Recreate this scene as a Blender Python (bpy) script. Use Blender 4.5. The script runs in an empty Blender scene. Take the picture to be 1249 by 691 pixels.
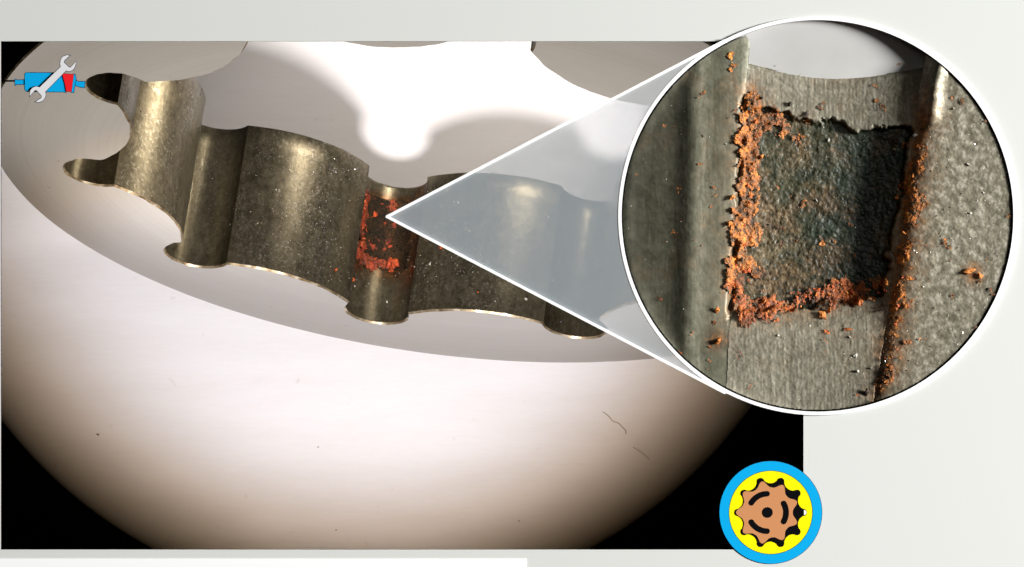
import bpy, bmesh, math, random
import numpy as np
from mathutils import Matrix, Vector

random.seed(7)
rng = np.random.default_rng(11)
S = bpy.context.scene
COL = S.collection
PI = math.pi

# ------------------------------------------------------------------ camera, world, lamps, exposure
CAM_D = 6.0
cd = bpy.data.cameras.new('camera')
cam = bpy.data.objects.new('camera', cd)
COL.objects.link(cam)
cam.location = (0, -CAM_D, 0)
cam.rotation_euler = (PI / 2, 0, 0)
cd.sensor_width = 36.0
cd.lens = 36.0 * CAM_D / 1.249
cd.clip_start = 0.1
cd.clip_end = 60
S.camera = cam

w = bpy.data.worlds.new('World')
S.world = w
w.use_nodes = True
w.node_tree.nodes['Background'].inputs[0].default_value = (0.8, 0.85, 0.9, 1)
w.node_tree.nodes['Background'].inputs[1].default_value = 0.004

def lamp(name, kind, loc, aim, power, color=(1, 1, 1), **kw):
    l = bpy.data.lights.new(name, kind)
    l.energy = power
    l.color = color
    for k, v in kw.items():
        setattr(l, k, v)
    o = bpy.data.objects.new(name, l)
    COL.objects.link(o)
    o.location = loc
    o.rotation_euler = (Vector(aim) - Vector(loc)).to_track_quat('-Z', 'Y').to_euler()
    return o

# the inspection light of the shadow box, low behind the board's bottom strip
SPOT = (-0.12, 0.06, -0.44)
AIM = (-0.225, 1.43, 0.212)
lamp('inspection_spot', 'SPOT', SPOT, AIM, 88, (0.80, 0.87, 1.0), spot_size=math.radians(49.8), spot_blend=0.58, shadow_soft_size=0.10)
lamp('warm_edge_fill', 'SPOT', SPOT, AIM, 27, (1.0, 0.56, 0.17), spot_size=math.radians(53.5), spot_blend=0.2, shadow_soft_size=0.08)  # added lamp, tints the pool's fading edge brown
lamp('blue_edge_fill', 'SPOT', SPOT, AIM, 1.8, (0.03, 0.55, 0.85), spot_size=math.radians(55.5), spot_blend=0.14, shadow_soft_size=0.02)  # added weak lamp, puts a blue fringe around the pool
# added fill high in the box, brightens the plate's shadows and the bore wall
lamp('box_fill', 'SPOT', (0.28, 0.76, 0.80), (-0.16, 1.43, 0.25), 30, (1.0, 0.92, 0.85), spot_size=math.radians(50), spot_blend=0.8, shadow_soft_size=0.08)
# added narrow lamp that puts a highlight on the left teeth
lamp('side_fill', 'SPOT', (0.62, 1.02, 0.66), (-0.42, 0.98, 0.17), 26, (1.0, 0.9, 0.78), spot_size=math.radians(22), spot_blend=0.8, shadow_soft_size=0.05)
# added fill on the box floor for the ring's downward facing front
lamp('floor_fill', 'SPOT', (-0.20, 0.46, -0.76), (-0.22, 0.52, 0.3), 44, (1.0, 0.93, 0.85), spot_size=math.radians(80), spot_blend=0.6, shadow_soft_size=0.08)
# raking light from the right that lights the face of the board
lamp('board_light', 'AREA', (9.5, -3.5, 1.2), (0, 0, 0), 3500, (1.0, 1.0, 0.985), shape='DISK', size=2.6)
# added fill spot that lightens the shadows in the round inset
lamp('inset_fill', 'SPOT', (1.2, -2.8, 0.9), (0.3725, 0.02, 0.0825), 44, (1.0, 0.95, 0.86), spot_size=math.radians(9.4), spot_blend=1.0, shadow_soft_size=0.03)

S.view_settings.view_transform = 'Standard'
S.view_settings.look = 'None'
S.view_settings.exposure = 0
S.view_settings.gamma = 1
S.render.engine = 'CYCLES'
S.cycles.max_bounces = 8
S.cycles.transparent_max_bounces = 12

# ------------------------------------------------------------------ helpers
def X(px): return (px - 624.5) / 1000.0
def Z(py): return (345.5 - py) / 1000.0

def tag(o, label=None, cat=None, group=None, kind=None):
    if label: o['label'] = label
    if cat: o['category'] = cat
    if group: o['group'] = group
    if kind: o['kind'] = kind
    return o

def empty(name, loc, label, cat, group=None):
    o = bpy.data.objects.new(name, None)
    o.empty_display_size = 0.02
    COL.objects.link(o)
    o.location = loc
    return tag(o, label, cat, group)

def link(name, me, mats, parent=None, world=None):
    o = bpy.data.objects.new(name, me)
    COL.objects.link(o)
    if not isinstance(mats, (list, tuple)): mats = [mats]
    for m in mats:
        if m is not None and len(me.materials) < len(mats): me.materials.append(m)
    if parent is not None:
        o.parent = parent
        if world is not None:              # geometry given in world coordinates
            o.location = tuple(-c for c in parent.location)
    return o

def mesh(name, V, F, smooth=False):
    me = bpy.data.meshes.new(name)
    me.from_pydata([tuple(v) for v in V], [], [tuple(int(i) for i in f) for f in F])
    me.validate()
    me.update()
    if smooth:
        me.polygons.foreach_set('use_smooth', [True] * len(me.polygons))
    return me

def plate_mesh(name, loops, y0, y1, back_index=0):
    """flat sheet: outer loop + holes given in (x,z), front at y0 (nearer camera), back at y1"""
    bm = bmesh.new()
    edges = []
    for lp in loops:
        vs = [bm.verts.new((p[0], y0, p[1])) for p in lp]
        for i in range(len(vs)):
            edges.append(bm.edges.new((vs[i], vs[(i + 1) % len(vs)])))
    res = bmesh.ops.triangle_fill(bm, use_beauty=True, use_dissolve=False, edges=edges, normal=(0, -1, 0))
    faces = [f for f in bm.faces]
    for f in faces:
        f.normal_update()
        if f.normal.y > 0: f.normal_flip()
    front = set(f.index for f in faces)
    if y1 is not None and abs(y1 - y0) > 1e-7:
        bedges = [e for e in bm.edges if len(e.link_faces) == 1]
        vmap = {}
        for v in list(bm.verts):
            vmap[v] = bm.verts.new((v.co.x, y1, v.co.z))
        for f in faces:
            nf = bm.faces.new([vmap[v] for v in reversed(f.verts)])
            nf.material_index = back_index
        for e in bedges:
            a, b = e.verts
            try:
                nf = bm.faces.new((a, b, vmap[b], vmap[a]))
                nf.material_index = back_index
            except ValueError:
                pass
        bmesh.ops.recalc_face_normals(bm, faces=bm.faces[:])
    me = bpy.data.meshes.new(name)
    bm.to_mesh(me); bm.free()
    return me

def circ(cx, cz, r, n=128, a0=0, a1=2 * PI, closed=True):
    k = n if closed else n + 1
    return [(cx + r * math.cos(a0 + (a1 - a0) * i / n), cz + r * math.sin(a0 + (a1 - a0) * i / n)) for i in range(k)]

def vnoise(x, y, seed=0):
    r = np.random.default_rng(seed)
    T = r.random((256, 256))
    xi = np.floor(x).astype(int); yi = np.floor(y).astype(int)
    fx = x - xi; fy = y - yi
    fx = fx * fx * (3 - 2 * fx); fy = fy * fy * (3 - 2 * fy)
    g = lambda i, j: T[i % 256, j % 256]
    return (g(xi, yi) * (1 - fx) + g(xi + 1, yi) * fx) * (1 - fy) + (g(xi, yi + 1) * (1 - fx) + g(xi + 1, yi + 1) * fx) * fy

def fbm(x, y, seed=0, octv=4, gain=0.55):
    s = 0; a = 1; t = 0
    for k in range(octv):
        c_, n_ = math.cos(.6 + 1.1 * k), math.sin(.6 + 1.1 * k)
        s = s + a * vnoise((x * c_ - y * n_) * 2 ** k + 300, (x * n_ + y * c_) * 2 ** k + 300, seed + k); t += a; a *= gain
    return s / t

def sstep(a, b, x):
    t = np.clip((x - a) / (b - a), 0, 1)
    return t * t * (3 - 2 * t)

# ------------------------------------------------------------------ materials
class NT:
    def __init__(s, name):
        s.m = bpy.data.materials.new(name)
        s.m.use_nodes = True
        s.t = s.m.node_tree
        s.p = s.t.nodes['Principled BSDF']
        s.co = None
    def n(s, t, **kw):
        x = s.t.nodes.new(t)
        for k, v in kw.items(): setattr(x, k, v)
        return x
    def l(s, a, b): s.t.links.new(a, b)
    def coord(s, scale=(1, 1, 1)):
        if s.co is None: s.co = s.n('ShaderNodeTexCoord')
        mp = s.n('ShaderNodeMapping')
        mp.inputs['Scale'].default_value = scale
        s.l(s.co.outputs['Object'], mp.inputs['Vector'])
        return mp.outputs[0]
    def noise(s, scale, vec=None, detail=4, rough=0.55, dist=0):
        x = s.n('ShaderNodeTexNoise')
        x.inputs['Scale'].default_value = scale
        x.inputs['Detail'].default_value = detail
        x.inputs['Roughness'].default_value = rough
        x.inputs['Distortion'].default_value = dist
        s.l(vec or s.coord(), x.inputs['Vector'])
        return x.outputs[0]
    def ramp(s, fac, stops, interp='LINEAR'):
        r = s.n('ShaderNodeValToRGB')
        r.color_ramp.interpolation = interp
        e = r.color_ramp.elements
        while len(e) < len(stops): e.new(0.5)
        for i, (p, c) in enumerate(stops):
            e[i].position = p
            e[i].color = (c[0], c[1], c[2], 1) if isinstance(c, (tuple, list)) else (c, c, c, 1)
        s.l(fac, r.inputs[0])
        return r.outputs[0]
    def mix(s, fac, a, b, mode='MIX'):
        x = s.n('ShaderNodeMix', data_type='RGBA', blend_type=mode)
        for sock, v in ((x.inputs[0], fac), (x.inputs[6], a), (x.inputs[7], b)):
            if isinstance(v, (int, float)): sock.default_value = v
            elif isinstance(v, tuple): sock.default_value = (*v, 1)
            else: s.l(v, sock)
        return x.outputs[2]
    def math(s, op, a, b=0.0):
        x = s.n('ShaderNodeMath', operation=op)
        for sock, v in ((x.inputs[0], a), (x.inputs[1], b)):
            if isinstance(v, (int, float)): sock.default_value = v
            else: s.l(v, sock)
        return x.outputs[0]
    def bump(s, h, strength=0.3, dist=0.002):
        b = s.n('ShaderNodeBump')
        b.inputs['Strength'].default_value = strength
        b.inputs['Distance'].default_value = dist
        s.l(h, b.inputs['Height'])
        s.l(b.outputs[0], s.p.inputs['Normal'])
    def set(s, **kw):
        for k, v in kw.items():
            sock = s.p.inputs[k.replace('_', ' ')]
            if isinstance(v, (int, float)): sock.default_value = v
            elif isinstance(v, tuple): sock.default_value = (*v, 1)
            else: s.l(v, sock)
        return s.m

def paint(name, c, rough=0.6, var=0.06, spec=0.3, scale=9):
    t = NT(name)
    f = t.noise(scale, detail=3)
    col = t.ramp(f, [(0.3, tuple(x * (1 - var) for x in c)), (0.7, c)])
    return t.set(Base_Color=col, Roughness=rough, Specular_IOR_Level=spec)

M = {}
M['board'] = paint('board_grey', (0.65, 0.655, 0.63), 0.85, 0.015, 0.1, 2)
M['black'] = paint('matt_black', (0.004, 0.004, 0.004), 0.95, 0.3, 0.02)
M['white'] = paint('white_trim', (0.95, 0.95, 0.95), 0.6, 0.01, 0.1)
M['ink'] = paint('black_ink', (0.004, 0.004, 0.005), 0.8, 0.1, 0.02)
M['navy'] = paint('dark_outline', (0.012, 0.03, 0.06), 0.8, 0.1, 0.05)
M['cyan'] = paint('cyan_paint', (0.0, 0.37, 0.75), 0.7, 0.02, 0.1)
M['yellow'] = paint('yellow_paint', (0.95, 0.84, 0.0), 0.7, 0.02, 0.1)
M['brown'] = paint('tan_paint', (0.57, 0.25, 0.105), 0.7, 0.02, 0.1)
M['red'] = paint('red_paint', (0.84, 0.012, 0.02), 0.7, 0.02, 0.1)
M['silver'] = paint('pale_grey_paint', (0.72, 0.71, 0.73), 0.7, 0.02, 0.1)

# white inspection plate: brushed, slightly stained
t = NT('white_plate')
a = t.noise(3, t.coord((1, 1, 6)), 5, 0.6)
b = t.noise(30, t.coord((1, 1, 8)), 4, 0.7)
c = t.mix(t.ramp(a, [(0.35, 0.0), (0.75, 1.0)]), (0.86, 0.845, 0.84), (0.80, 0.775, 0.755))
c = t.mix(0.12, c, t.ramp(b, [(0.3, (0.70, 0.68, 0.66)), (0.7, (0.95, 0.95, 0.95))]))
spk = t.ramp(t.noise(42, None, 2, 0.4), [(0.74, 0.0), (0.80, 1.0)])
c = t.mix(t.math('MULTIPLY', spk, 0.25), c, (0.45, 0.36, 0.28))
M['plate'] = t.set(Base_Color=c, Roughness=0.75, Specular_IOR_Level=0.15)

# lathe-turned front face of the ring
t = NT('turned_steel')
ln = t.n('ShaderNodeVectorMath', operation='LENGTH')
t.l(t.coord((1, 1, 0)), ln.inputs[0])
cb = t.n('ShaderNodeCombineXYZ')
t.l(ln.outputs['Value'], cb.inputs[0])
g1 = t.noise(160, cb.outputs[0], 3, 0.7)
g2 = t.noise(18, cb.outputs[0], 2, 0.5)
g3 = t.noise(14, None, 4, 0.6)
c = t.mix(t.ramp(g2, [(0.3, 0.0), (0.7, 1.0)]), (0.455, 0.43, 0.40), (0.50, 0.48, 0.455))
c = t.mix(0.10, c, t.ramp(g1, [(0.35, (0.2, 0.18, 0.16)), (0.65, (0.62, 0.6, 0.58))]))
c = t.mix(t.math('MULTIPLY', t.ramp(g3, [(0.45, 0.0), (0.8, 1.0)]), 0.2), c, (0.44, 0.40, 0.35))
spk = t.ramp(t.noise(60, None, 2, 0.4), [(0.73, 0.0), (0.79, 1.0)])
c = t.mix(t.math('MULTIPLY', spk, 0.4), c, (0.16, 0.11, 0.07))
t.bump(g1, 0.05, 0.001)
M['face'] = t.set(Base_Color=c, Roughness=0.62, Metallic=0.0, Specular_IOR_Level=0.25)

def stain_mix(t, c, tint, mul=1.0):
    at = t.n('ShaderNodeAttribute'); at.attribute_name = 'stain'
    k = t.math('MULTIPLY', at.outputs['Fac'], mul)
    return t.mix(k, c, t.ramp(t.noise(110, None, 4, .65), tint))
def set_attr(o, name, vals):
    at = o.data.attributes.new(name, 'FLOAT', 'POINT')
    at.data.foreach_set('value', np.clip(np.asarray(vals, dtype=np.float32), 0, 1).ravel())
STAIN = [(.34, (.030, .018, .009)), (.5, (.13, .055, .018)), (.66, (.30, .13, .04))]
def wall_mat(name, lo, hi, speck, rough=(0.26, 0.42), metal=0.75, stri=1.0):
    t = NT(name)
    st = t.noise(70, t.coord((1, 1, 0.05)), 4, 0.65)          # drawn along the bore
    st2 = t.noise(16, t.coord((1, 1, 0.08)), 3, 0.5)
    mo = t.noise(38, None, 6, 0.65)
    fine = t.noise(230, None, 3, 0.6)
    c = t.ramp(mo, [(0.32, lo), (0.68, hi)])
    c = t.mix(0.45 * stri, c, t.ramp(st, [(0.3, lo), (0.7, hi)]))
    c = t.mix(0.35 * stri, c, t.ramp(st2, [(0.35, tuple(x * 0.6 for x in lo)), (0.65, tuple(x * 1.2 for x in hi))]))
    grn = t.noise(130, t.coord((1, 1, .7)), 5, 0.75)
    c = t.mix(.33, c, t.ramp(grn, [(0.36, tuple(x * .35 for x in lo)), (0.5, tuple((x + y) * .5 for x, y in zip(lo, hi))), (0.66, tuple(x * 1.45 for x in hi))]))
    sp = t.ramp(fine, [(0.54, 0.0), (0.66, 1.0)])
    pz = t.ramp(t.noise(11, None, 3, 0.5), [(0.42, 0.0), (0.6, 1.0)])
    k = t.math('MULTIPLY', t.math('MULTIPLY', sp, pz), speck)
    c = t.mix(k, c, (0.36, 0.335, 0.26))
    dk = t.ramp(t.noise(170, None, 2, 0.5), [(0.30, 1.0), (0.40, 0.0)])
    c = t.mix(t.math('MULTIPLY', dk, 0.28), c, (0.012, 0.011, 0.008))
    c = stain_mix(t, c, STAIN, .85)
    t.bump(t.math('ADD', fine, t.math('MULTIPLY', st, 0.5)), 0.16, 0.0012)
    r = t.ramp(mo, [(0.3, rough[0]), (0.7, rough[1])])
    return t.set(Base_Color=c, Roughness=r, Metallic=metal, Specular_IOR_Level=0.4)

M['lobe'] = wall_mat('worn_lobe_steel', (0.066, 0.056, 0.034), (0.24, 0.205, 0.13), 0.75)
M['pocket'] = wall_mat('pocket_steel', (0.058, 0.049, 0.029), (0.20, 0.17, 0.105), 0.3)
t = NT('bright_edge')
e = t.noise(55, None, 4, 0.7)
M['edge'] = t.set(Base_Color=t.ramp(e, [(0.35, (0.16, 0.10, 0.045)), (0.55, (0.42, 0.33, 0.2)), (0.7, (0.85, 0.8, 0.68))]), Roughness=0.4, Metallic=0.6)
t = NT('outer_steel')
M['outer'] = t.set(Base_Color=t.ramp(t.noise(20, t.coord((1, 1, 4))), [(0.3, (0.07, 0.055, 0.035)), (0.7, (0.14, 0.11, 0.07))]), Roughness=0.5, Metallic=0.4)

def rust_mat(name, stops, scale=120, bump=0.6):
    t = NT(name)
    a = t.noise(scale, None, 5, 0.7, 0.4)
    b = t.noise(scale * 3.3, None, 3, 0.6)
    c = t.ramp(a, stops)
    c = t.mix(0.35, c, t.ramp(b, [(0.35, stops[0][1]), (0.65, stops[-1][1])]))
    lo_ = t.noise(scale * .28, None, 3, .55)
    c = t.mix(t.math('MULTIPLY', t.ramp(lo_, [(.42, 1.0), (.58, 0.0)]), .55), c, stops[0][1])
    t.bump(t.math('ADD', a, b), bump, 0.003)
    return t.set(Base_Color=c, Roughness=0.62, Specular_IOR_Level=0.45)

M['rust_foot'] = rust_mat('red_brown_rust', [(0.34, (0.030, 0.010, 0.005)), (0.48, (0.24, 0.045, 0.009)), (0.59, (0.58, 0.11, 0.014)), (0.72, (0.85, 0.26, 0.035))])
M['rust'] = rust_mat('orange_rust', [(0.32, (0.035, 0.014, 0.006)), (0.47, (0.20, 0.055, 0.012)), (0.57, (0.68, 0.17, 0.016)), (0.70, (0.95, 0.38, 0.05))])
M['rust_dark'] = rust_mat('brown_rust', [(0.30, (0.016, 0.013, 0.007)), (0.48, (0.085, 0.042, 0.015)), (0.60, (0.24, 0.09, 0.025)), (0.75, (0.40, 0.19, 0.06))])
M['rust_red'] = rust_mat('red_rust', [(0.36, (0.020, 0.008, 0.005)), (0.47, (0.15, 0.018, 0.005)), (0.57, (0.50, 0.036, 0.008)), (0.70, (0.82, 0.16, 0.02))], 75, 0.9)
M['flake_o'] = rust_mat('orange_flake', [(0.3, (0.40, 0.10, 0.012)), (0.5, (0.66, 0.20, 0.03)), (0.7, (0.85, 0.38, 0.09))], 150, 0.3)
M['flake_r'] = rust_mat('red_flake', [(0.3, (0.28, 0.03, 0.006)), (0.5, (0.55, 0.09, 0.014)), (0.7, (0.75, 0.2, 0.04))], 150, 0.3)
M['flake_d'] = rust_mat('dark_flake', [(0.3, (0.012, 0.010, 0.007)), (0.5, (0.035, 0.022, 0.012)), (0.7, (0.09, 0.045, 0.02))], 150, 0.3)
t = NT('bright_chip')
M['chip'] = t.set(Base_Color=t.ramp(t.noise(80), [(0.3, (0.40, 0.37, 0.30)), (0.7, (0.85, 0.83, 0.76))]), Roughness=0.3, Metallic=0.25)

# ------------------------------------------------------------------ the board, its window, the shadow box
CX, CZ = X(997), Z(263)
a_top = math.atan2(Z(50) - CZ, -math.sqrt(0.239 ** 2 - (Z(50) - CZ) ** 2))
a_bot = math.atan2(-math.sqrt(0.239 ** 2 - (X(980) - CX) ** 2), X(980) - CX)
arc = circ(CX, CZ, 0.239, 120, a_top, a_bot, closed=False)       # over the top and down the right side
opening = [(X(1.2), Z(670)), (X(1.2), Z(50))] + arc + [(X(980), Z(670))]
BW, BH = 1.25, 0.80
outer = [(-BW, -BH), (BW, -BH), (BW, BH), (-BW, BH)]
board = link('display_board', plate_mesh('display_board', [outer, opening], 0.0, 0.006, 1), [M['board'], M['black']])
tag(board, kind='structure')

bx, bz, by = 1.25, 1.0, 1.56
def slab(x0, x1, y0, y1, z0, z1):
    V = [(x, y, z) for x in (x0, x1) for y in (y0, y1) for z in (z0, z1)]
    F = [(0, 1, 3, 2), (4, 6, 7, 5), (0, 4, 5, 1), (2, 3, 7, 6), (0, 2, 6, 4), (1, 5, 7, 3)]
    return V, F
V = []; F = []
for s in ((-bx - .02, -bx, .008, by, -bz, bz), (bx, bx + .02, .008, by, -bz, bz),
          (-bx, bx, .008, by, bz, bz + .02), (-bx, bx, .008, by, -bz - .02, -bz), (-bx, bx, by, by + .02, -bz, bz)):
    v, f = slab(*s)
    F += [tuple(i + len(V) for i in q) for q in f]; V += v
box = link('box_walls', mesh('box_walls', V, F), M['black'])
tag(box, kind='structure')

PLATE_Y = 1.434
m_ = 200                                        # round outline and rolled rim shaped to fade the light pool to black
V = []
prof_ = [(.30, 0), (.50, 0), (.58, 0)] + [(.58 + .135 * math.sin(q), .11 * (1 - math.cos(q))) for q in np.linspace(.12, PI / 2, 14)] + [(.715, .12)]
for r_, d_ in prof_:
    V += [(x, PLATE_Y + d_, z) for x, z in circ(-.216, .225, r_, m_)]
F = [tuple(range(m_))]
for k in range(len(prof_) - 1):
    F += [(k * m_ + (i + 1) % m_, k * m_ + i, (k + 1) * m_ + i, (k + 1) * m_ + (i + 1) % m_) for i in range(m_)]
bp = link('white_plate', mesh('white_plate', V, F, True), M['plate'])
tag(bp, 'large white plate glowing in the lamp light behind the steel ring, rounded off to fade the light pool to black', 'plate')

# ------------------------------------------------------------------ the stator ring
P = dict(c=(-.10924, .12069, .770), tilt=1.1945, roll=-.1359, R=.4978, ph=-2.9665, T=.2208, rc=.9559, rp=.0933, ha=1.9013, ap=.8479, ro=1.2311)
K36 = math.radians(36)
ct, st_, cr, sr = math.cos(P['tilt']), math.sin(P['tilt']), math.cos(P['roll']), math.sin(P['roll'])
def im2w(v):                                    # (right, up, depth) -> world
    x, u, d = v
    return Vector((x * cr - u * sr, d, x * sr + u * cr))
e1 = im2w((1, 0, 0)); e2 = im2w((0, ct, -st_)); e3 = im2w((0, -st_, -ct))
ring = empty('stator_ring', (P['c'][0], P['c'][2], P['c'][1]),
             'thick steel ring with ten rounded pockets, tilted in front of the white plate, dark inside', 'stator ring')
ring.rotation_euler = Matrix((e1, e2, e3)).transposed().to_euler()

def pocket_curve(n=28, ha=P['ha']):
    t = np.linspace(-ha, ha, n + 1)
    return np.stack([P['rc'] + P['rp'] * np.cos(t), P['rp'] * np.sin(t)], 1) * P['R']
def lobe_curve(n=30):
    c = pocket_curve()[-1] / P['R']
    A = math.atan2(c[1], c[0]); Rr = math.hypot(*c)
    half = K36 / 2 - A; hc = Rr * math.sin(half); s = Rr * math.cos(half) - P['ap']
    rad = (hc * hc + s * s) / (2 * s); th = math.asin(min(1, hc / rad))
    if s > hc: th = PI - th
    u = np.linspace(-th, th, n + 1)
    L = np.stack([P['ap'] + rad - rad * np.cos(u), rad * np.sin(u)], 1)
    return L * P['R']
def rot2(Q, a):
    return Q @ np.array([[math.cos(a), math.sin(a)], [-math.sin(a), math.cos(a)]])

def warp(Q):                                    # the ring is slightly oval towards its near side
    Q = np.array(Q, float)
    y = np.clip(Q[:, 1] / .6, 0, 1.2)
    Q[:, 1] = Q[:, 1] * (1 + .24 * y ** 1.5)
    return Q
ZS = [-.0028, -.03, -.07, -.11, -.15, -.19, -(P['T'] - .002), -P['T']]
def strip(Q, name, zs=ZS):
    V = []; F = []; m = len(Q)
    for z in zs:
        k = 1.0 if z > -P['T'] + .0005 else 1.004
        V += [(q[0] * k, q[1] * k, z) for q in Q]
    for i in range(len(zs) - 1):
        for j in range(m - 1):
            F.append((i * m + j, i * m + j + 1, (i + 1) * m + j + 1, (i + 1) * m + j))
    return mesh(name, V, F, True)

prof = []
pocket2 = None
for k in range(10):
    a = P['ph'] + k * K36
    if k == 2:
        o = link('pocket', strip(warp(rot2(pocket_curve(110), a)), 'pocket', list(np.linspace(-.0028, -P['T'], 90))), M['pocket'], ring); pocket2 = o
    else:
        o = link('pocket', strip(warp(rot2(pocket_curve(), a)), 'pocket'), M['pocket'], ring)
    o = link('lobe', strip(warp(rot2(lobe_curve(), a + K36 / 2)), 'lobe'), M['lobe'], ring)
    prof.append(warp(rot2(pocket_curve(), a))[:-1])
    prof.append(warp(rot2(lobe_curve(), a + K36 / 2))[:-1])
prof = np.concatenate(prof)
# outward offset of the profile for the chamfered edge
tn = np.roll(prof, -1, 0) - np.roll(prof, 1, 0)
nr = np.stack([tn[:, 1], -tn[:, 0]], 1); nr /= np.linalg.norm(nr, axis=1)[:, None]
wob = 0.0020 + 0.0026 * (vnoise(np.arange(len(prof)) * .7, np.zeros(len(prof)), 5) - .5)
prof2 = prof + nr * wob[:, None]
m = len(prof)
V = [(q[0], q[1], -.0028) for q in prof] + [(q[0], q[1], 0) for q in prof2]
F = [(i, (i + 1) % m, m + (i + 1) % m, m + i) for i in range(m)]
link('chamfer_edge', mesh('chamfer_edge', V, F, True), M['edge'], ring)
RO = P['ro'] * P['R']
oc = np.array([(RO * math.cos(2 * PI * i / 360), RO * math.sin(2 * PI * i / 360)) for i in range(360)])
oc = warp(oc)
def flat(name, loops, z, up=True):
    bm = bmesh.new(); ed = []
    for lp in loops:
        vs = [bm.verts.new((q[0], q[1], z)) for q in lp]
        ed += [bm.edges.new((vs[i], vs[(i + 1) % len(vs)])) for i in range(len(vs))]
    bmesh.ops.triangle_fill(bm, use_beauty=True, use_dissolve=False, edges=ed, normal=(0, 0, 1 if up else -1))
    for f_ in bm.faces:
        f_.normal_update()
        if (f_.normal.z > 0) != up: f_.normal_flip()
    me = bpy.data.meshes.new(name); bm.to_mesh(me); bm.free()
    return me
link('front_face', flat('front_face', [oc, prof2], 0), M['face'], ring)
link('back_face', flat('back_face', [oc * 1.008, prof * 1.004], -P['T'], False), M['outer'], ring)
V = []; F = []
for z, k in ((0, 1.0), (-.0022, 1.0036)):
    V += [(q[0] * k, q[1] * k, z) for q in oc]
F = [(i, 360 + i, 360 + (i + 1) % 360, (i + 1) % 360) for i in range(360)]
link('outer_chamfer', mesh('outer_chamfer', V, F, True), M['edge'], ring)
V = []
for z, k in ((-.0022, 1.0036), (-.05, 1.008), (-P['T'], 1.008)):
    V += [(q[0] * k, q[1] * k, z) for q in oc]
F = [(r * 360 + i, (r + 1) * 360 + i, (r + 1) * 360 + (i + 1) % 360, r * 360 + (i + 1) % 360) for r in (0, 1) for i in range(360)]
link('outer_wall', mesh('outer_wall', V, F, True), M['outer'], ring)

# corrosion in the pocket at the middle of the picture (pocket index 2), local frame of that pocket
def pocket_patch(name, mat, off_fn, mask_fn, n_t=150, n_z=130, t0=-1.95, t1=1.95, z0=-.216, z1=-.05, thick=None):
    tt = np.linspace(t0, t1, n_t); zz = np.linspace(z0, z1, n_z)
    TT, ZZ = np.meshgrid(tt, zz)
    off = off_fn(TT, ZZ)
    r = P['rp'] * P['R'] - off
    Xs = P['rc'] * P['R'] + r * np.cos(TT); Ys = r * np.sin(TT)
    mk = mask_fn(TT, ZZ)
    V = np.stack([Xs, Ys, ZZ], -1).reshape(-1, 3)
    idx = np.arange(n_t * n_z).reshape(n_z, n_t)
    ok = (mk[:-1, :-1] & mk[1:, :-1] & mk[:-1, 1:] & mk[1:, 1:])
    q = np.stack([idx[:-1, :-1], idx[:-1, 1:], idx[1:, 1:], idx[1:, :-1]], -1)[ok]
    used = np.unique(q); rm = np.full(len(V), -1); rm[used] = np.arange(len(used))
    o = link(name, mesh(name, V[used], rm[q], True), mat, ring)
    o.rotation_euler = (0, 0, P['ph'] + 2 * K36)
    return o
# TT<0 is the left side in the picture, z=-.2 the far end of the bore
def rust_density(T_, Z_):
    left = np.exp(-((T_ + 1.0 - 0.9 * (Z_ + .13) * 2) / .42) ** 2) * sstep(-.205, -.185, Z_) * sstep(-.075, -.09, Z_)
    foot = np.exp(-((Z_ + .094) / .013) ** 2) * sstep(-1.5, -1.0, T_) * sstep(.75, .45, T_)
    topb = .55 * np.exp(-((Z_ + .19) / .012) ** 2) * sstep(-1.3, -.8, T_) * sstep(.5, .1, T_)
    mid = .42 * sstep(-1.2, -.6, T_) * sstep(.8, .0, T_) * sstep(-.2, -.18, Z_) * sstep(-.085, -.1, Z_)
    return np.maximum.reduce([left, foot, topb, mid])
nz_ = lambda T_, Z_, s, f: fbm((T_ * .046 + 5) * f, (Z_ + 5) * f, s, 5, .6)
_n = 111
_T, _Z = np.meshgrid(np.linspace(-P['ha'], P['ha'], _n), np.linspace(-.0028, -P['T'], 90))
_st = np.maximum(1.1 * np.exp(-(np.clip(np.abs(_T + .15) - .75, 0, 9) / .45) ** 2) * sstep(-.215, -.19, _Z) * sstep(-.055, -.09, _Z),
                 .8 * np.exp(-((_T - 1.2) / .35) ** 2) * sstep(-.03, -.09, _Z))
set_attr(pocket2, 'stain', _st * (.35 + 1.3 * (nz_(_T, _Z, 88, 60))))
M['pit_small'] = rust_mat('black_pit_scale', [(0.36, (0.004, 0.006, 0.004)), (0.54, (0.014, 0.013, 0.008)), (0.66, (0.07, 0.03, 0.012)), (0.78, (0.2, 0.09, 0.03))], 110, .6)
M['pit_small'].node_tree.nodes['Principled BSDF'].inputs['Specular IOR Level'].default_value = .12
pocket_patch('corrosion_pit', M['pit_small'],
             lambda T_, Z_: .0006 + .0010 * nz_(T_, Z_, 3, 150),
             lambda T_, Z_: (np.abs(T_ + .1) < 1.05 + .5 * (nz_(T_, Z_, 9, 70) - .5)) & (Z_ > -.197 + .02 * (nz_(T_, Z_, 19, 70) - .5)) & (Z_ < -.088 + .02 * (nz_(T_, Z_, 29, 70) - .5)))
pocket_patch('rust_crust', M['rust_red'],
             lambda T_, Z_: .0008 + .0060 * nz_(T_, Z_, 41, 160) * np.clip(rust_density(T_, Z_), 0, 1),
             lambda T_, Z_: rust_density(T_, Z_) * 1.0 + 1.9 * (nz_(T_, Z_, 51, 110) - .5) > .56, 220, 200)

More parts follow.
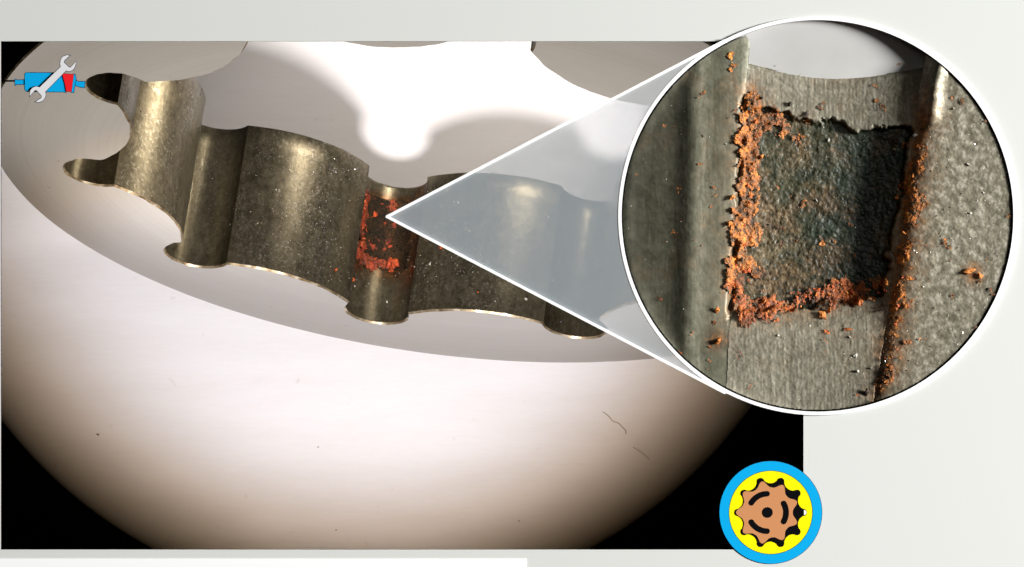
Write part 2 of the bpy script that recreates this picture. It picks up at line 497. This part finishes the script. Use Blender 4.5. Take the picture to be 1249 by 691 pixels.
def lump(seed, sub=1, jag=.35):
    bm = bmesh.new()
    bmesh.ops.create_icosphere(bm, subdivisions=sub, radius=1)
    r = random.Random(seed)
    for v_ in bm.verts: v_.co *= 1 + r.uniform(-jag, jag)
    for v_ in bm.verts: v_.co.z *= .55; v_.co.x *= 1 + .5 * math.sin(3 * v_.co.y + seed)
    me = bpy.data.meshes.new('lump'); bm.to_mesh(me); bm.free()
    return me
def lumps(mat, n, sub=1, jag=.4):
    L = [lump(random.randint(0, 9999), sub, jag) for _ in range(n)]
    for q in L: q.materials.append(mat)
    return L
L_deep = lumps(M['rust_red'], 4, 2, .3); L_red = lumps(M['flake_r'], 5, 2, .3); L_or = lumps(M['flake_o'], 5, 2, .3); L_dk = lumps(M['flake_d'], 3, 2, .3); L_ch = lumps(M['chip'], 3, 1, .5)

def on_pocket(k, tt, z, off=.002):
    r = P['rp'] * P['R'] - off
    q = np.array([[P['rc'] * P['R'] + r * math.cos(tt), r * math.sin(tt)]])
    q = rot2(q, P['ph'] + k * K36)[0]
    return (q[0], q[1], z)
LC = lobe_curve(200)
def on_lobe(k, s, z, off=.001):                 # k: lobe index, s in 0..1 across
    q = LC[int(s * 200)] * (1 - off / .42)
    q = rot2(q[None], P['ph'] + (k + .5) * K36)[0]
    return (q[0], q[1], z)
def put(name, me, loc, sc, parent):
    o = bpy.data.objects.new(name, me); COL.objects.link(o); o.parent = parent
    o.location = loc; o.scale = tuple(sc * random.uniform(.7, 1.4) for _ in range(3))
    o.rotation_euler = (random.uniform(0, 6), random.uniform(0, 6), random.uniform(0, 6))
    return o
n = 0
while n < 26:
    tt = random.uniform(-1.6, .8); z = random.uniform(-.2, -.075)
    if rust_density(np.array(tt), np.array(z)) > random.uniform(.55, 1.2):
        put('rust_flake', random.choice(L_deep + L_deep + L_red), on_pocket(2, tt, z, .004), random.uniform(.0010, .0024), ring); n += 1
for (k, s, z, sc, L) in ((2, .13, -.075, .0024, L_ch), (2, .20, -.10, .0035, L_red), (2, .86, -.03, .0030, L_ch), (1, .80, -.035, .002, L_red),
                         (2, .07, -.12, .003, L_red), (2, .52, -.03, .0016, L_red)):
    put('loose_chip' if L is L_ch else 'rust_flake', random.choice(L), on_lobe(k, s, z, .003), sc, ring)
for (tt, z, sc, L) in ((-1.2, -.05, .0032, L_red), (.4, -.035, .002, L_ch), (-.9, -.045, .0018, L_ch)):
    put('loose_chip' if L is L_ch else 'rust_flake', random.choice(L), on_pocket(2, tt, z, .002), sc, ring)

# bright metal grit on the worn bands, thousands of tiny tetrahedra joined as stuff
V = []; F = []
def grit(pos, nrm, s):
    b_ = len(V)
    for _ in range(4):
        V.append(tuple(pos[i] + random.uniform(-1, 1) * s for i in range(3)))
    F.extend([(b_, b_ + 1, b_ + 2), (b_, b_ + 2, b_ + 3), (b_, b_ + 3, b_ + 1), (b_ + 1, b_ + 3, b_ + 2)])
for k, cnt in ((1, 1500), (2, 1000), (0, 100), (3, 200)):
    i = 0
    while i < cnt:
        s = random.random(); z = random.uniform(-.205, -.01)
        dens = math.exp(-((s - (.52 if k == 1 else .35)) / .24) ** 2) * (1 if z < -.06 else .35) + .12
        if random.random() < dens * (.4 + 1.2 * float(fbm(np.array(s * 9 + k * 7), np.array(z * 60 + 40), 77, 3) > .5)):
            grit(on_lobe(k, s, z, .0006), None, random.choice((.0003, .0004, .0005, .0006, .0007, .0010) if k > 0 else (.0006, .0009))); i += 1
for k, cnt in ((2, 260), (1, 90), (3, 70)):
    for i in range(cnt):
        grit(on_pocket(k, random.uniform(-1.9, 1.9), random.uniform(-.2, -.01), .0006), None, random.choice((.0005, .0007, .001)))
o = link('metal_grit', mesh('metal_grit', V, F), M['chip'], ring)
o['kind'] = 'stuff'

# a fibre and a few specks lying on the white plate
def tube(name, pts, r, mat, parent=None):
    cu = bpy.data.curves.new(name, 'CURVE'); cu.dimensions = '3D'; cu.bevel_depth = r; cu.bevel_resolution = 2
    sp = cu.splines.new('NURBS'); sp.points.add(len(pts) - 1); sp.use_endpoint_u = True; sp.order_u = 3
    for q, p_ in zip(sp.points, pts): q.co = (*p_, 1)
    o_ = bpy.data.objects.new('tmp', cu); COL.objects.link(o_)
    dg = bpy.context.evaluated_depsgraph_get()
    me = bpy.data.meshes.new_from_object(o_.evaluated_get(dg)); me.name = name
    bpy.data.objects.remove(o_)
    for p_ in me.polygons: p_.use_smooth = True
    me.materials.clear()
    return link(name, me, mat, parent)
KP = (CAM_D + PLATE_Y) / CAM_D
def atp(px, py): return (X(px) * KP, PLATE_Y - .0014, Z(py) * KP)
M['fibre'] = paint('brown_fibre', (0.55, 0.46, 0.39), .8, .4)
fb = tube('lint_fibre', [atp(*q) for q in ((735, 502), (742, 506), (747, 514), (754, 515), (759, 521), (764, 525), (763, 529))], .0007, M['fibre'])
tag(fb, 'curly brown lint fibre stuck to the white plate below the ring', 'fibre')
fb = tube('lint_fibre', [atp(*q) for q in ((772, 545), (781, 551), (788, 556), (792, 560))], .0005, M['fibre'])
tag(fb, 'short straight lint fibre at the dim right edge of the light pool', 'fibre')
M['speck'] = paint('brown_speck', (0.52, 0.43, 0.35), .8, .4)
L_sp = lumps(M['speck'], 2)
for (px, py, s, lab) in ((120, 530, .0026, 'brown speck at the lower left of the white plate'),
                         (388, 545, .0020, 'brown speck low on the white plate, left of centre'),
                         (410, 646, .0022, 'brown speck on the white plate, lowest of all specks'),
                         (633, 635, .0022, 'brown speck on the white plate near the bottom, right of centre')):
    o = bpy.data.objects.new('dirt_speck', random.choice(L_sp)); COL.objects.link(o)
    o.location = atp(px, py); o.scale = (s * .65, s * .3, s * .8)
    tag(o, lab, 'speck', 'brown specks on the white plate')

# ------------------------------------------------------------------ round inset with the enlarged pocket
inset = empty('round_inset', (CX, 0, CZ), 'large round inset with thin white rim mounted on the grey board', 'inset')
link('rim', plate_mesh('rim', [circ(0, 0, .2430, 200), circ(0, 0, .2388, 200)], -.0024, .006), M['white'], inset)
V = []; F = []
N = 128
for y, r in ((.006, .2405), (.05, .2385), (.105, .228)):
    V += [(r * math.cos(2 * PI * i / N), y, r * math.sin(2 * PI * i / N)) for i in range(N)]
for rr in (0, 1):
    F += [(rr * N + i, rr * N + (i + 1) % N, (rr + 1) * N + (i + 1) % N, (rr + 1) * N + i) for i in range(N)]
F.append(tuple(2 * N + i for i in range(N)))
link('housing', mesh('housing', V, F, True), M['black'], inset)

pk = empty('pocket_sample', (CX, -.0008, CZ), 'enlarged steel pocket with orange rust around a dark pit, shown inside the round inset', 'sample')
n_ = 500
g = np.linspace(-.2375, .2375, n_)
U, Vv = np.meshgrid(g, g)
u = U * 1000; v = Vv * 1000
xl = -97 + .069 * v + 5 * (fbm(v / 30 + 40, v * 0, 3, 3) - .5)
xr = 103 + .150 * v + 6 * (fbm(v / 25 + 80, v * 0, 4, 3) - .5)
tq = (u - xl) / (xr - xl)
sl = np.clip(xl - u, 0, None); srr = np.clip(u - xr, 0, None)
tc = np.clip(tq, 0, 1)
dep_l = 4 + (8 - 5.5 * sstep(-95, -150, v)) * np.exp(-sl / 16) + 15 * (np.clip(sl - 25, 0, None) / 110) ** 2 - 4.6 * np.exp(-((sl - 58 - .04 * v) / 15) ** 2)
dep_r = .5 + (12 - 5.5 * sstep(-95, -150, v)) * np.exp(-srr / 9) - 7 * np.exp(-((srr - 18) / 9) ** 2) * sstep(100, 125, v)
dep_p = 12 + 9 * np.sin(PI * tc) ** .8
base = np.where(tq < 0, dep_l, np.where(tq > 1, dep_r, dep_p))
wob = fbm(u / 22 + 30, v / 22 + 30, 8, 4) - .5
def box_mask(t0, t1, v0, v1, w=6, j=26):
    d = np.minimum.reduce([(tq - t0) * 205, (t1 - tq) * 205, v - v0, v1 - v]) + wob * j
    return sstep(0, w, d), d
vtop = 128 - 20 * tc + 4 * np.sin(tc * 7)
pit, pd = box_mask(.0, .985, -122 + 26 * tc ** 2, vtop)
fine = fbm(u / 3.2 + 60, v / 3.2 + 60, 12, 4, .7) - .5
med = fbm(u / 9 + 60, v / 9 + 60, 22, 4, .6) - .5
streak = fbm(u / 2.2 + 60, v / 26 + 60, 32, 3, .6) - .5
dep_p = None
base = np.where((tq > 0) & (tq < 1), 12 - 6 * sstep(-95, -150, v) + (9 - 6 * sstep(-100, -150, v)) * np.sin(PI * tc) ** .8, base)
dep = base + pit * (8 + 9 * sstep(.45, .9, tc))
dep += 9 * np.exp(-((u - xl + 1) / 3.2) ** 2) * sstep(.45, .6, fbm(v / 26 + 70, v * 0 + 3, 91, 3)) * sstep(-130, -120, v) * sstep(150, 130, v)
dep += np.where(pit > .5, 3.0 * med + 1.7 * fine, np.where((tq > 0) & (tq < 1), .9 * fine + .5 * streak, np.where(tq >= 1, .8 * fine + .8 * med, .2 * fine + .22 * streak + .6 * med)))
inside = (u ** 2 + v ** 2) < 237.3 ** 2
vrim = 172 + 14 * (np.abs(tc - .55) / .55) ** 2.2 + 1.0 * (fbm(u / 8 + 9, u * 0, 5, 2) - .5)
keep_pocket = (v < vrim)
dep = np.where((tq > 0) & (tq < 1), dep + 2.5 * sstep(-6, 0, v - vrim), dep)
# rust around the pit
def band(d, w): return np.exp(-(d / w) ** 2)
wl = 16 * (fbm(u / 40 + 3, v / 40 + 9, 95, 3) - .5)
d_l = u - (xl + 9) + wl; d_r = (xr + 10) - u + wl * .7
bot_v = -116 + 30 * tc ** 2
cl = band(d_l, 18) * sstep(-128, -118, v) * sstep(165, 120, v) * (.9 + .5 * (v > 60))
cl2 = .8 * band(u - (xl + 36), 22) * sstep(85, 105, v) * sstep(150, 120, v)
cr_ = .84 * band(d_r, 13) * sstep(-240, -200, v) * sstep(110, 70, v)
cb_ = 1.05 * band(v - bot_v - 4 + 1.6 * wl, 19) * sstep(-.02, .05, tq) * sstep(1.02, .95, tq)
ct_ = .42 * band(v - vtop + 6, 9) * sstep(.05, .2, tq) * sstep(1.0, .9, tq)
cm_ = .45 * pit * sstep(.9, .1, tc + .002 * v)
dens = np.maximum.reduce([cl, cl2, cr_, cb_])
nzz = fbm(u / 14 + 20, v / 14 + 20, 61, 5, .62)
nz2 = fbm(u / 6 + 20, v / 6 + 20, 71, 4, .65)
def halo(d, w): return np.exp(-np.abs(d) / w)
stain = np.maximum.reduce([halo(d_l, 13) * sstep(-150, -115, v) * sstep(185, 140, v), 1.35 * halo(d_r, 12) * sstep(-245, -190, v) * sstep(190, 90, v), halo(v - bot_v - 3, 13) * sstep(-.1, .05, tq) * sstep(1.1, .95, tq)])
stain = stain * (.25 + 1.5 * nzz) + .10 * sstep(.55, .7, fbm(u / 30 + 9, v / 30 + 3, 98, 3)) * (tq < 1)
stain += .9 * np.exp(-(((u + 122) ** 2 + (v + 152) ** 2) / 130)) + .9 * np.exp(-(((u - 190) ** 2 + (v + 70) ** 2) / 160))
idx = np.arange(n_ * n_).reshape(n_, n_)
VV = np.stack([U, dep / 1000.0, Vv], -1).reshape(-1, 3)
def cut(name, mask, mat, parent=pk, verts=VV, attr=None):
    ok = mask[:-1, :-1]
    allin = inside[:-1, :-1] & inside[1:, :-1] & inside[:-1, 1:] & inside[1:, 1:]
    q = np.stack([idx[:-1, :-1], idx[:-1, 1:], idx[1:, 1:], idx[1:, :-1]], -1)[ok & allin]
    used = np.unique(q); rm = np.full(len(verts), -1); rm[used] = np.arange(len(used))
    o_ = link(name, mesh(name, verts[used], rm[q], True), mat, parent)
    set_attr(o_, 'stain', stain.ravel()[used])
    if attr: set_attr(o_, attr[0], attr[1].ravel()[used])
    return o_

def sample_mat(name, lo, mid, hi, sc=1.0, streaks=.3, rough=.5, metal=.3):
    t = NT(name)
    f1 = t.noise(150 * sc, None, 4, 0.65)
    f2 = t.noise(28, None, 4, 0.6)
    s_ = t.noise(190, t.coord((1, 1, .07)), 3, 0.6)
    c = t.ramp(f1, [(0.34, lo), (0.5, mid), (0.66, hi)])
    c = t.mix(streaks, c, t.ramp(s_, [(0.3, lo), (0.7, hi)]))
    c = t.mix(.4, c, t.ramp(f2, [(0.3, lo), (0.7, mid)]))
    c = stain_mix(t, c, [(.34, (.05, .025, .010)), (.5, (.22, .085, .022)), (.66, (.45, .19, .05))], .9)
    t.bump(f1, .2, .0015)
    return t.set(Base_Color=c, Roughness=rough, Metallic=metal, Specular_IOR_Level=.4)
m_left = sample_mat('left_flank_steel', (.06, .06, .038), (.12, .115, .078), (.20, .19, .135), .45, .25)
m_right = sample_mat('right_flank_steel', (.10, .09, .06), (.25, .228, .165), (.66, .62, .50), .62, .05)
m_pock = sample_mat('pocket_floor_steel', (.10, .09, .062), (.25, .23, .17), (.46, .43, .34), .8, .35)
t = NT('pit_scale')
f1 = t.noise(70, None, 6, .7); f2 = t.noise(190, None, 4, .65); f3 = t.noise(13, None, 3, .5)
c = t.ramp(f1, [(.33, (.010, .018, .010)), (.47, (.045, .045, .024)), (.58, (.13, .095, .045)), (.72, (.24, .21, .14))])
c = t.mix(.4, c, t.ramp(f2, [(.36, (.012, .016, .010)), (.55, (.12, .08, .04)), (.68, (.34, .30, .21))]))
c = t.mix(t.math('MULTIPLY', t.ramp(f3, [(.42, 1.0), (.6, 0.0)]), .55), c, (.014, .024, .010))
t.bump(f2, .4, .002)
at = t.n('ShaderNodeAttribute'); at.attribute_name = 'shade_tint'  # dark green painted over the pit's right side as shade
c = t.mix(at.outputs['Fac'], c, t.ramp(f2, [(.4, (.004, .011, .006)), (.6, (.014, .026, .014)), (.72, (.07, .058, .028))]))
rl = t.ramp(t.noise(24, None, 4, .6), [(.46, 0.0), (.62, 1.0)])
c = t.mix(t.math('MULTIPLY', rl, .22), c, t.ramp(f2, [(.36, (.04, .018, .008)), (.55, (.20, .075, .02)), (.7, (.36, .17, .06))]))
m_pit = t.set(Base_Color=c, Roughness=.48, Specular_IOR_Level=.4)

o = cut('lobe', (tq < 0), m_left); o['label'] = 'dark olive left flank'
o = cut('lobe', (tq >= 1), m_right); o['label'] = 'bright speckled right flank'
cut('pocket_wall', (tq >= 0) & (tq < 1) & (pit <= .5) & keep_pocket, m_pock)
cut('corrosion_pit', (tq >= 0) & (tq < 1) & (pit > .5) & keep_pocket, m_pit, attr=('shade_tint', .95 * sstep(.22, .72, tc + .35 * wob - .0006 * v)))
# thin edge under the pocket's top rim, and the pale disc seen beyond it
rim_pts = []
for tt in np.linspace(0, 1, 40):
    vv = 150.0
    for _ in range(4): vv = 172 + 14 * (abs(tt - .55) / .55) ** 2.2
    uu = (-97 + .069 * vv) * (1 - tt) + (103 + .150 * vv) * tt
    d = 12 + 9 * math.sin(PI * tt) ** .8 - .8
    rim_pts.append((uu, vv, d))
V = []; F = []
for (uu, vv, d) in rim_pts:
    V += [(uu / 1000, (d + 2.5) / 1000, vv / 1000), (uu / 1000, (d + 22) / 1000, (vv + 3) / 1000)]
F = [(2 * i, 2 * i + 2, 2 * i + 3, 2 * i + 1) for i in range(39)]
link('rim_edge', mesh('rim_edge', V, F, True), m_pock, pk)
t = NT('pale_backdrop')
m_bd = t.set(Base_Color=t.ramp(t.noise(8), [(.3, (.50, .49, .47)), (.7, (.60, .59, .58))]), Roughness=.4, Specular_IOR_Level=.5)
bd = link('backdrop_disc', plate_mesh('backdrop_disc', [[(x_, z_) for x_, z_ in circ(0, 0, .2386, 128) if z_ > .155]], .0245, .030), m_bd, pk)
for v_ in bd.data.vertices: v_.co.y -= (v_.co.z - .155) * .22

# rust crust
crust_d = dep - (1.5 + (7.5 - 4.5 * sstep(.8, 1.0, tq)) * np.clip(dens, 0, 1) * nzz * (.4 + nz2) + 3 * fine)
VC = np.stack([U, crust_d / 1000.0, Vv], -1).reshape(-1, 3)
cmask = dens + 2.2 * (nzz - .5) > .60
foot = (v + 40 * (nzz - .5) < -75) & (tq < .95)
cut('rust_crust', cmask & (nz2 > .42) & ~foot, M['rust'], pk, VC)['kind'] = 'stuff'
cut('rust_crust', cmask & (nz2 > .42) & foot, M['rust_foot'], pk, VC)['kind'] = 'stuff'
cut('rust_scale', cmask & (nz2 <= .42), M['rust_dark'], pk, VC)['kind'] = 'stuff'
dens2 = np.maximum(ct_, cm_)
VD = np.stack([U, (dep - 1.0 - 5 * nzz * nz2) / 1000.0, Vv], -1).reshape(-1, 3)
cut('dark_scale', (~cmask) & (dens2 + .9 * (nzz - .5) > .58), M['rust_dark'], pk, VD)['kind'] = 'stuff'

def depth_at(uu, vv, A=None):
    i = int(round((uu / 1000 + .2375) / .475 * (n_ - 1))); j = int(round((vv / 1000 + .2375) / .475 * (n_ - 1)))
    A = dep if A is None else A
    return float(A[min(max(j, 0), n_ - 1), min(max(i, 0), n_ - 1)])
cnt = 0
while cnt < 170:
    uu = random.uniform(-125, 130); vv = random.uniform(-215, 165)
    if uu * uu + vv * vv > 222 ** 2: continue
    dn = depth_at(uu, vv, dens)
    if dn < random.uniform(.6, 1.2): continue
    L = random.choice([L_or, L_or, L_red, L_red, L_dk])
    put('rust_flake', random.choice(L), (uu / 1000, depth_at(uu, vv, crust_d) / 1000 - .0003, vv / 1000), random.choice((.0008, .0010, .0013, .0018)), pk)
    cnt += 1
for (px, py, s, L) in ((893, 240, .007, L_or), (893, 256, .006, L_or), (890, 272, .006, L_or), (1082, 345, .006, L_or), (1182, 331, .007, L_or), (1196, 336, .005, L_or),
                       (876, 416, .007, L_or), (874, 378, .005, L_or), (932, 366, .007, L_or), (1004, 384, .006, L_or), (1012, 378, .005, L_or), (930, 190, .006, L_or),
                       (1040, 355, .006, L_red), (912, 330, .006, L_red), (906, 316, .005, L_dk), (1091, 255, .005, L_dk), (1093, 185, .006, L_dk), (1095, 172, .005, L_dk),
                       (930, 118, .005, L_dk), (965, 126, .005, L_dk), (985, 138, .004, L_dk), (1076, 378, .004, L_dk), (1058, 478, .005, L_dk), (1052, 490, .004, L_dk)):
    uu, vv = px - 997, 263 - py
    if uu * uu + vv * vv < 228 ** 2:
        put('rust_flake', random.choice(L), (uu / 1000, min(depth_at(uu, vv), depth_at(uu, vv, crust_d)) / 1000 - .0003, vv / 1000), s * .6, pk)
for (px, py, s) in ((1012, 170, .0026), (1006, 143, .0022), (998, 244, .002), (975, 252, .0018), (1094, 181, .002), (1044, 433, .0032), (1047, 453, .003), (1063, 449, .0026),
                    (1037, 411, .0022), (1180, 200, .0025), (1184, 260, .0028), (1163, 132, .0022), (1117, 164, .003), (950, 409, .002), (886, 95 + 80, .0016)):
    uu, vv = px - 997, 263 - py
    put('loose_chip', random.choice(L_ch), (uu / 1000, depth_at(uu, vv) / 1000 - .0006, vv / 1000), s * .8, pk)
# fine bright grit on the speckled flank and pocket floor
V = []; F = []
i = 0
while i < 1500:
    uu = random.uniform(-235, 235); vv = random.uniform(-235, 200)
    if uu * uu + vv * vv > 233 ** 2: continue
    t_ = depth_at(uu, vv, tq)
    pr = .9 if t_ > 1 else (.75 if (0 < t_ < 1 and vv < -125) else (.3 if 0 < t_ < 1 and vv < 120 else .2))
    if 0 < t_ < 1 and vv > 140: continue
    if random.random() < pr:
        d = depth_at(uu, vv)
        grit((uu / 1000, d / 1000 + .0001, vv / 1000), None, random.choice((.0005, .0007, .0009, .0013) if t_ > 1 else (.0005, .0007, .001))); i += 1
o = link('metal_grit', mesh('metal_grit', V, F), M['chip'], pk)
o['kind'] = 'stuff'

# ------------------------------------------------------------------ translucent pointer pane
pane = empty('pointer_pane', (X(472), -.002, Z(264)), 'translucent grey-blue triangular pane pointing from the round inset to the rust', 'pane')
px0, pz0 = X(472), Z(264)
dd = CX - px0; al = math.asin(.2425 / dd); tl = math.sqrt(dd * dd - .2425 ** 2)
tu = (tl * math.cos(al), tl * math.sin(al)); td = (tu[0], -tu[1])
aa0 = math.atan2(tu[1] + pz0 - CZ, tu[0] + px0 - CX); aa1 = 2 * PI + math.atan2(td[1] + pz0 - CZ, td[0] + px0 - CX)
arcp = [(x - px0, z - pz0) for x, z in circ(CX, CZ, .2434, 60, aa0, aa1, closed=False)]
t = NT('frosted_pane')
tr = t.n('ShaderNodeBsdfTransparent'); df = t.n('ShaderNodeBsdfDiffuse'); mx = t.n('ShaderNodeMixShader')
df.inputs[0].default_value = (.48, .53, .565, 1)
mx.inputs[0].default_value = .455
t.l(tr.outputs[0], mx.inputs[1]); t.l(df.outputs[0], mx.inputs[2]); t.l(mx.outputs[0], t.t.nodes['Material Output'].inputs[0])
t.t.nodes.remove(t.p)
t2 = NT('clear_acrylic')
tr = t2.n('ShaderNodeBsdfTransparent'); t2.l(tr.outputs[0], t2.t.nodes['Material Output'].inputs[0]); t2.t.nodes.remove(t2.p)
link('sheet', plate_mesh('sheet', [[(0, 0)] + arcp], 0, .0015, 1), [t.m, t2.m], pane)
def bar(name, a, b, wd, y0, y1, mat, parent):
    a = Vector(a); b = Vector(b); d = (b - a).normalized(); nrm = Vector((-d.y, d.x)) * wd / 2
    return link(name, plate_mesh(name, [[a + nrm, b + nrm, b - nrm, a - nrm]], y0, y1), mat, parent)
bar('edge_strip', (-.001, -.0007), (tu[0], tu[1]), .0036, -.0022, -.0004, M['white'], pane)
bar('edge_strip', (-.001, .0007), (td[0], td[1]), .0036, -.0026, -.0004, M['white'], pane)

# ------------------------------------------------------------------ flat emblems
def poly_layer(name, pts, y, mat, parent, holes=(), th=.0004):
    return link(name, plate_mesh(name, [pts] + list(holes), y - th, y), mat, parent)
def grow(pts, d):
    Q = np.array(pts); A = 0.5 * np.sum(Q[:, 0] * np.roll(Q[:, 1], -1) - np.roll(Q[:, 0], -1) * Q[:, 1])
    e_ = np.roll(Q, -1, 0) - Q; e_ /= np.maximum(np.linalg.norm(e_, axis=1), 1e-9)[:, None]
    n1 = np.stack([e_[:, 1], -e_[:, 0]], 1) * (1 if A > 0 else -1)
    n0 = np.roll(n1, 1, 0)
    b_ = n0 + n1; b_ /= np.maximum((b_ * b_).sum(1), .5)[:, None] / 2
    return [tuple(q) for q in Q + b_ * d]

# gear-pump badge at the lower right corner of the window
bg = empty('rotor_badge', (X(940), 0, Z(624.7)), 'round badge, cyan ring around a yellow ring with a tan toothed rotor', 'badge')
mm = .001
poly_layer('outline', circ(0, 0, 63.0 * mm, 128), -.0002, M['navy'], bg, th=.0003)
poly_layer('blue_ring', circ(0, 0, 62.4 * mm, 128), -.0005, M['cyan'], bg, [circ(0, 0, 51.2 * mm, 128)], th=.0004)
poly_layer('yellow_ring', circ(0, 0, 50.5 * mm, 128), -.0005, M['yellow'], bg, th=.0004)
hole = []
for k in range(10):
    a = k * K36
    for q in rot2(np.stack([39.7 + 4.4 * np.cos(np.linspace(-1.6, 1.6, 15)), 4.4 * np.sin(np.linspace(-1.6, 1.6, 15))], 1), a): hole.append((q[0] * mm, q[1] * mm))
    c0 = np.array([39.7 + 4.4 * math.cos(1.6), 4.4 * math.sin(1.6)])
    A0 = math.atan2(c0[1], c0[0]); R0 = math.hypot(*c0)
    half = K36 / 2 - A0; hc = R0 * math.sin(half); s = R0 * math.cos(half) - 35.6
    rad = (hc * hc + s * s) / (2 * s); th = math.asin(min(1, hc / rad))
    L = np.stack([35.6 + rad - rad * np.cos(np.linspace(-th, th, 16)[1:-1]), rad * np.sin(np.linspace(-th, th, 16)[1:-1])], 1)
    for q in rot2(L, a + K36 / 2): hole.append((q[0] * mm, q[1] * mm))
poly_layer('rotor_cavity', hole, -.0009, M['ink'], bg, th=.0003)
rt = []
for i in range(9):
    a0 = PI + i * 2 * PI / 9
    for j in range(16):
        f = j / 16
        wv = abs(math.cos(PI * f))
        r = 31.0 + 7.4 * wv ** 3.4
        rt.append(((-4.0 + r * math.cos(a0 + f * 2 * PI / 9)) * mm, r * math.sin(a0 + f * 2 * PI / 9) * mm))
poly_layer('rotor', rt, -.0012, M['brown'], bg, th=.0003)
poly_layer('centre_hole', circ(-4 * mm, 0, 6.5 * mm, 40), -.0015, M['ink'], bg, th=.0002)
for k in range(3):
    a = k * 2 * PI / 3; h = math.radians(29)
    o_ = [(22.8 + 3.4) * np.array([math.cos(x), math.sin(x)]) for x in np.linspace(a - h, a + h, 20)]
    e_ = [22.8 * np.array([math.cos(a + h), math.sin(a + h)]) + 3.4 * np.array([math.cos(a + h + x), math.sin(a + h + x)]) for x in np.linspace(0, PI, 10)[1:-1]]
    i_ = [(22.8 - 3.4) * np.array([math.cos(x), math.sin(x)]) for x in np.linspace(a + h, a - h, 20)]
    s_ = [22.8 * np.array([math.cos(a - h), math.sin(a - h)]) + 3.4 * np.array([math.cos(a - h + PI + x), math.sin(a - h + PI + x)]) for x in np.linspace(0, PI, 10)[1:-1]]
    poly_layer('slot', [((q[0] - 4) * mm, q[1] * mm) for q in o_ + e_ + i_ + s_], -.0015, M['ink'], bg, th=.0002)
hd = [(40.6 * mm, 3.0 * mm)] + [((40.6 + 3.0 * math.cos(x)) * mm, 3.0 * math.sin(x) * mm) for x in np.linspace(PI / 2, -PI / 2, 12)[1:-1]] + [(40.6 * mm, -3.0 * mm)]
poly_layer('white_notch', hd, -.0013, M['white'], bg, th=.0002)

# motor-and-spanner emblem
em = empty('motor_emblem', (X(61), -.001, Z(97)), 'small flat emblem of a blue motor with a red band and grey spanner across it', 'emblem')
def ep(pts): return [((x * 120 / 921 - 61) * mm, (97 - (50 + y * 90 / 691)) * mm) for x, y in pts]
def part(name, pts, y, mat, ow=.75):
    q = ep(pts)
    o_ = poly_layer(name, q, y - .0003, mat, em, th=.0003)
    ol = poly_layer('outline', grow(q, ow * mm), y, M['navy'], o_, th=.0002)
    return o_
part('shaft', [(143, 358), (165, 366), (234, 361), (234, 404), (165, 402), (143, 410)], 0, M['cyan'])
part('shaft', [(706, 366), (735, 380), (795, 378), (789, 434), (748, 428), (700, 412)], 0, M['cyan'])
part('motor_body', [(234, 312), (240, 301), (255, 296), (590, 298), (612, 390), (620, 478), (600, 474), (258, 470), (240, 462), (234, 450)], -.0006, M['cyan'])
part('end_cap', [(688, 310), (704, 312), (713, 360), (706, 385), (690, 478), (668, 478)], -.0006, M['cyan'])
part('red_band', [(583, 303), (690, 312), (670, 472), (622, 470), (610, 400)], -.0012, M['red'], .5)
part('spanner', [(655, 135), (625, 132), (590, 145), (571, 172), (565, 215), (571, 240), (374, 432), (340, 424), (305, 438), (285, 465), (280, 515), (330, 458), (346, 462), (392, 510),
                 (390, 532), (335, 568), (365, 573), (400, 560), (425, 527), (430, 492), (424, 476), (620, 275), (650, 283), (685, 270), (706, 237), (713, 192), (664, 246), (650, 247), (601, 200), (602, 184)],
     -.0020, M['silver'], .7)
# thin arm that carries the emblem from the window's left edge
tube('support_arm', [(-.030, .004, -.001), (-.040, .010, -.001), (-.064, .012, -.001)], .0011, M['black'], em)

# white caption strip along the bottom edge
strip_ = link('white_strip', plate_mesh('white_strip', [[(X(-60), Z(691 + 40)), (X(642), Z(691 + 40)), (X(642), Z(681)), (X(-60), Z(681))]], -.0006, -.0001), M['white'])
tag(strip_, 'blank white paper strip along the bottom edge of the board', 'strip')
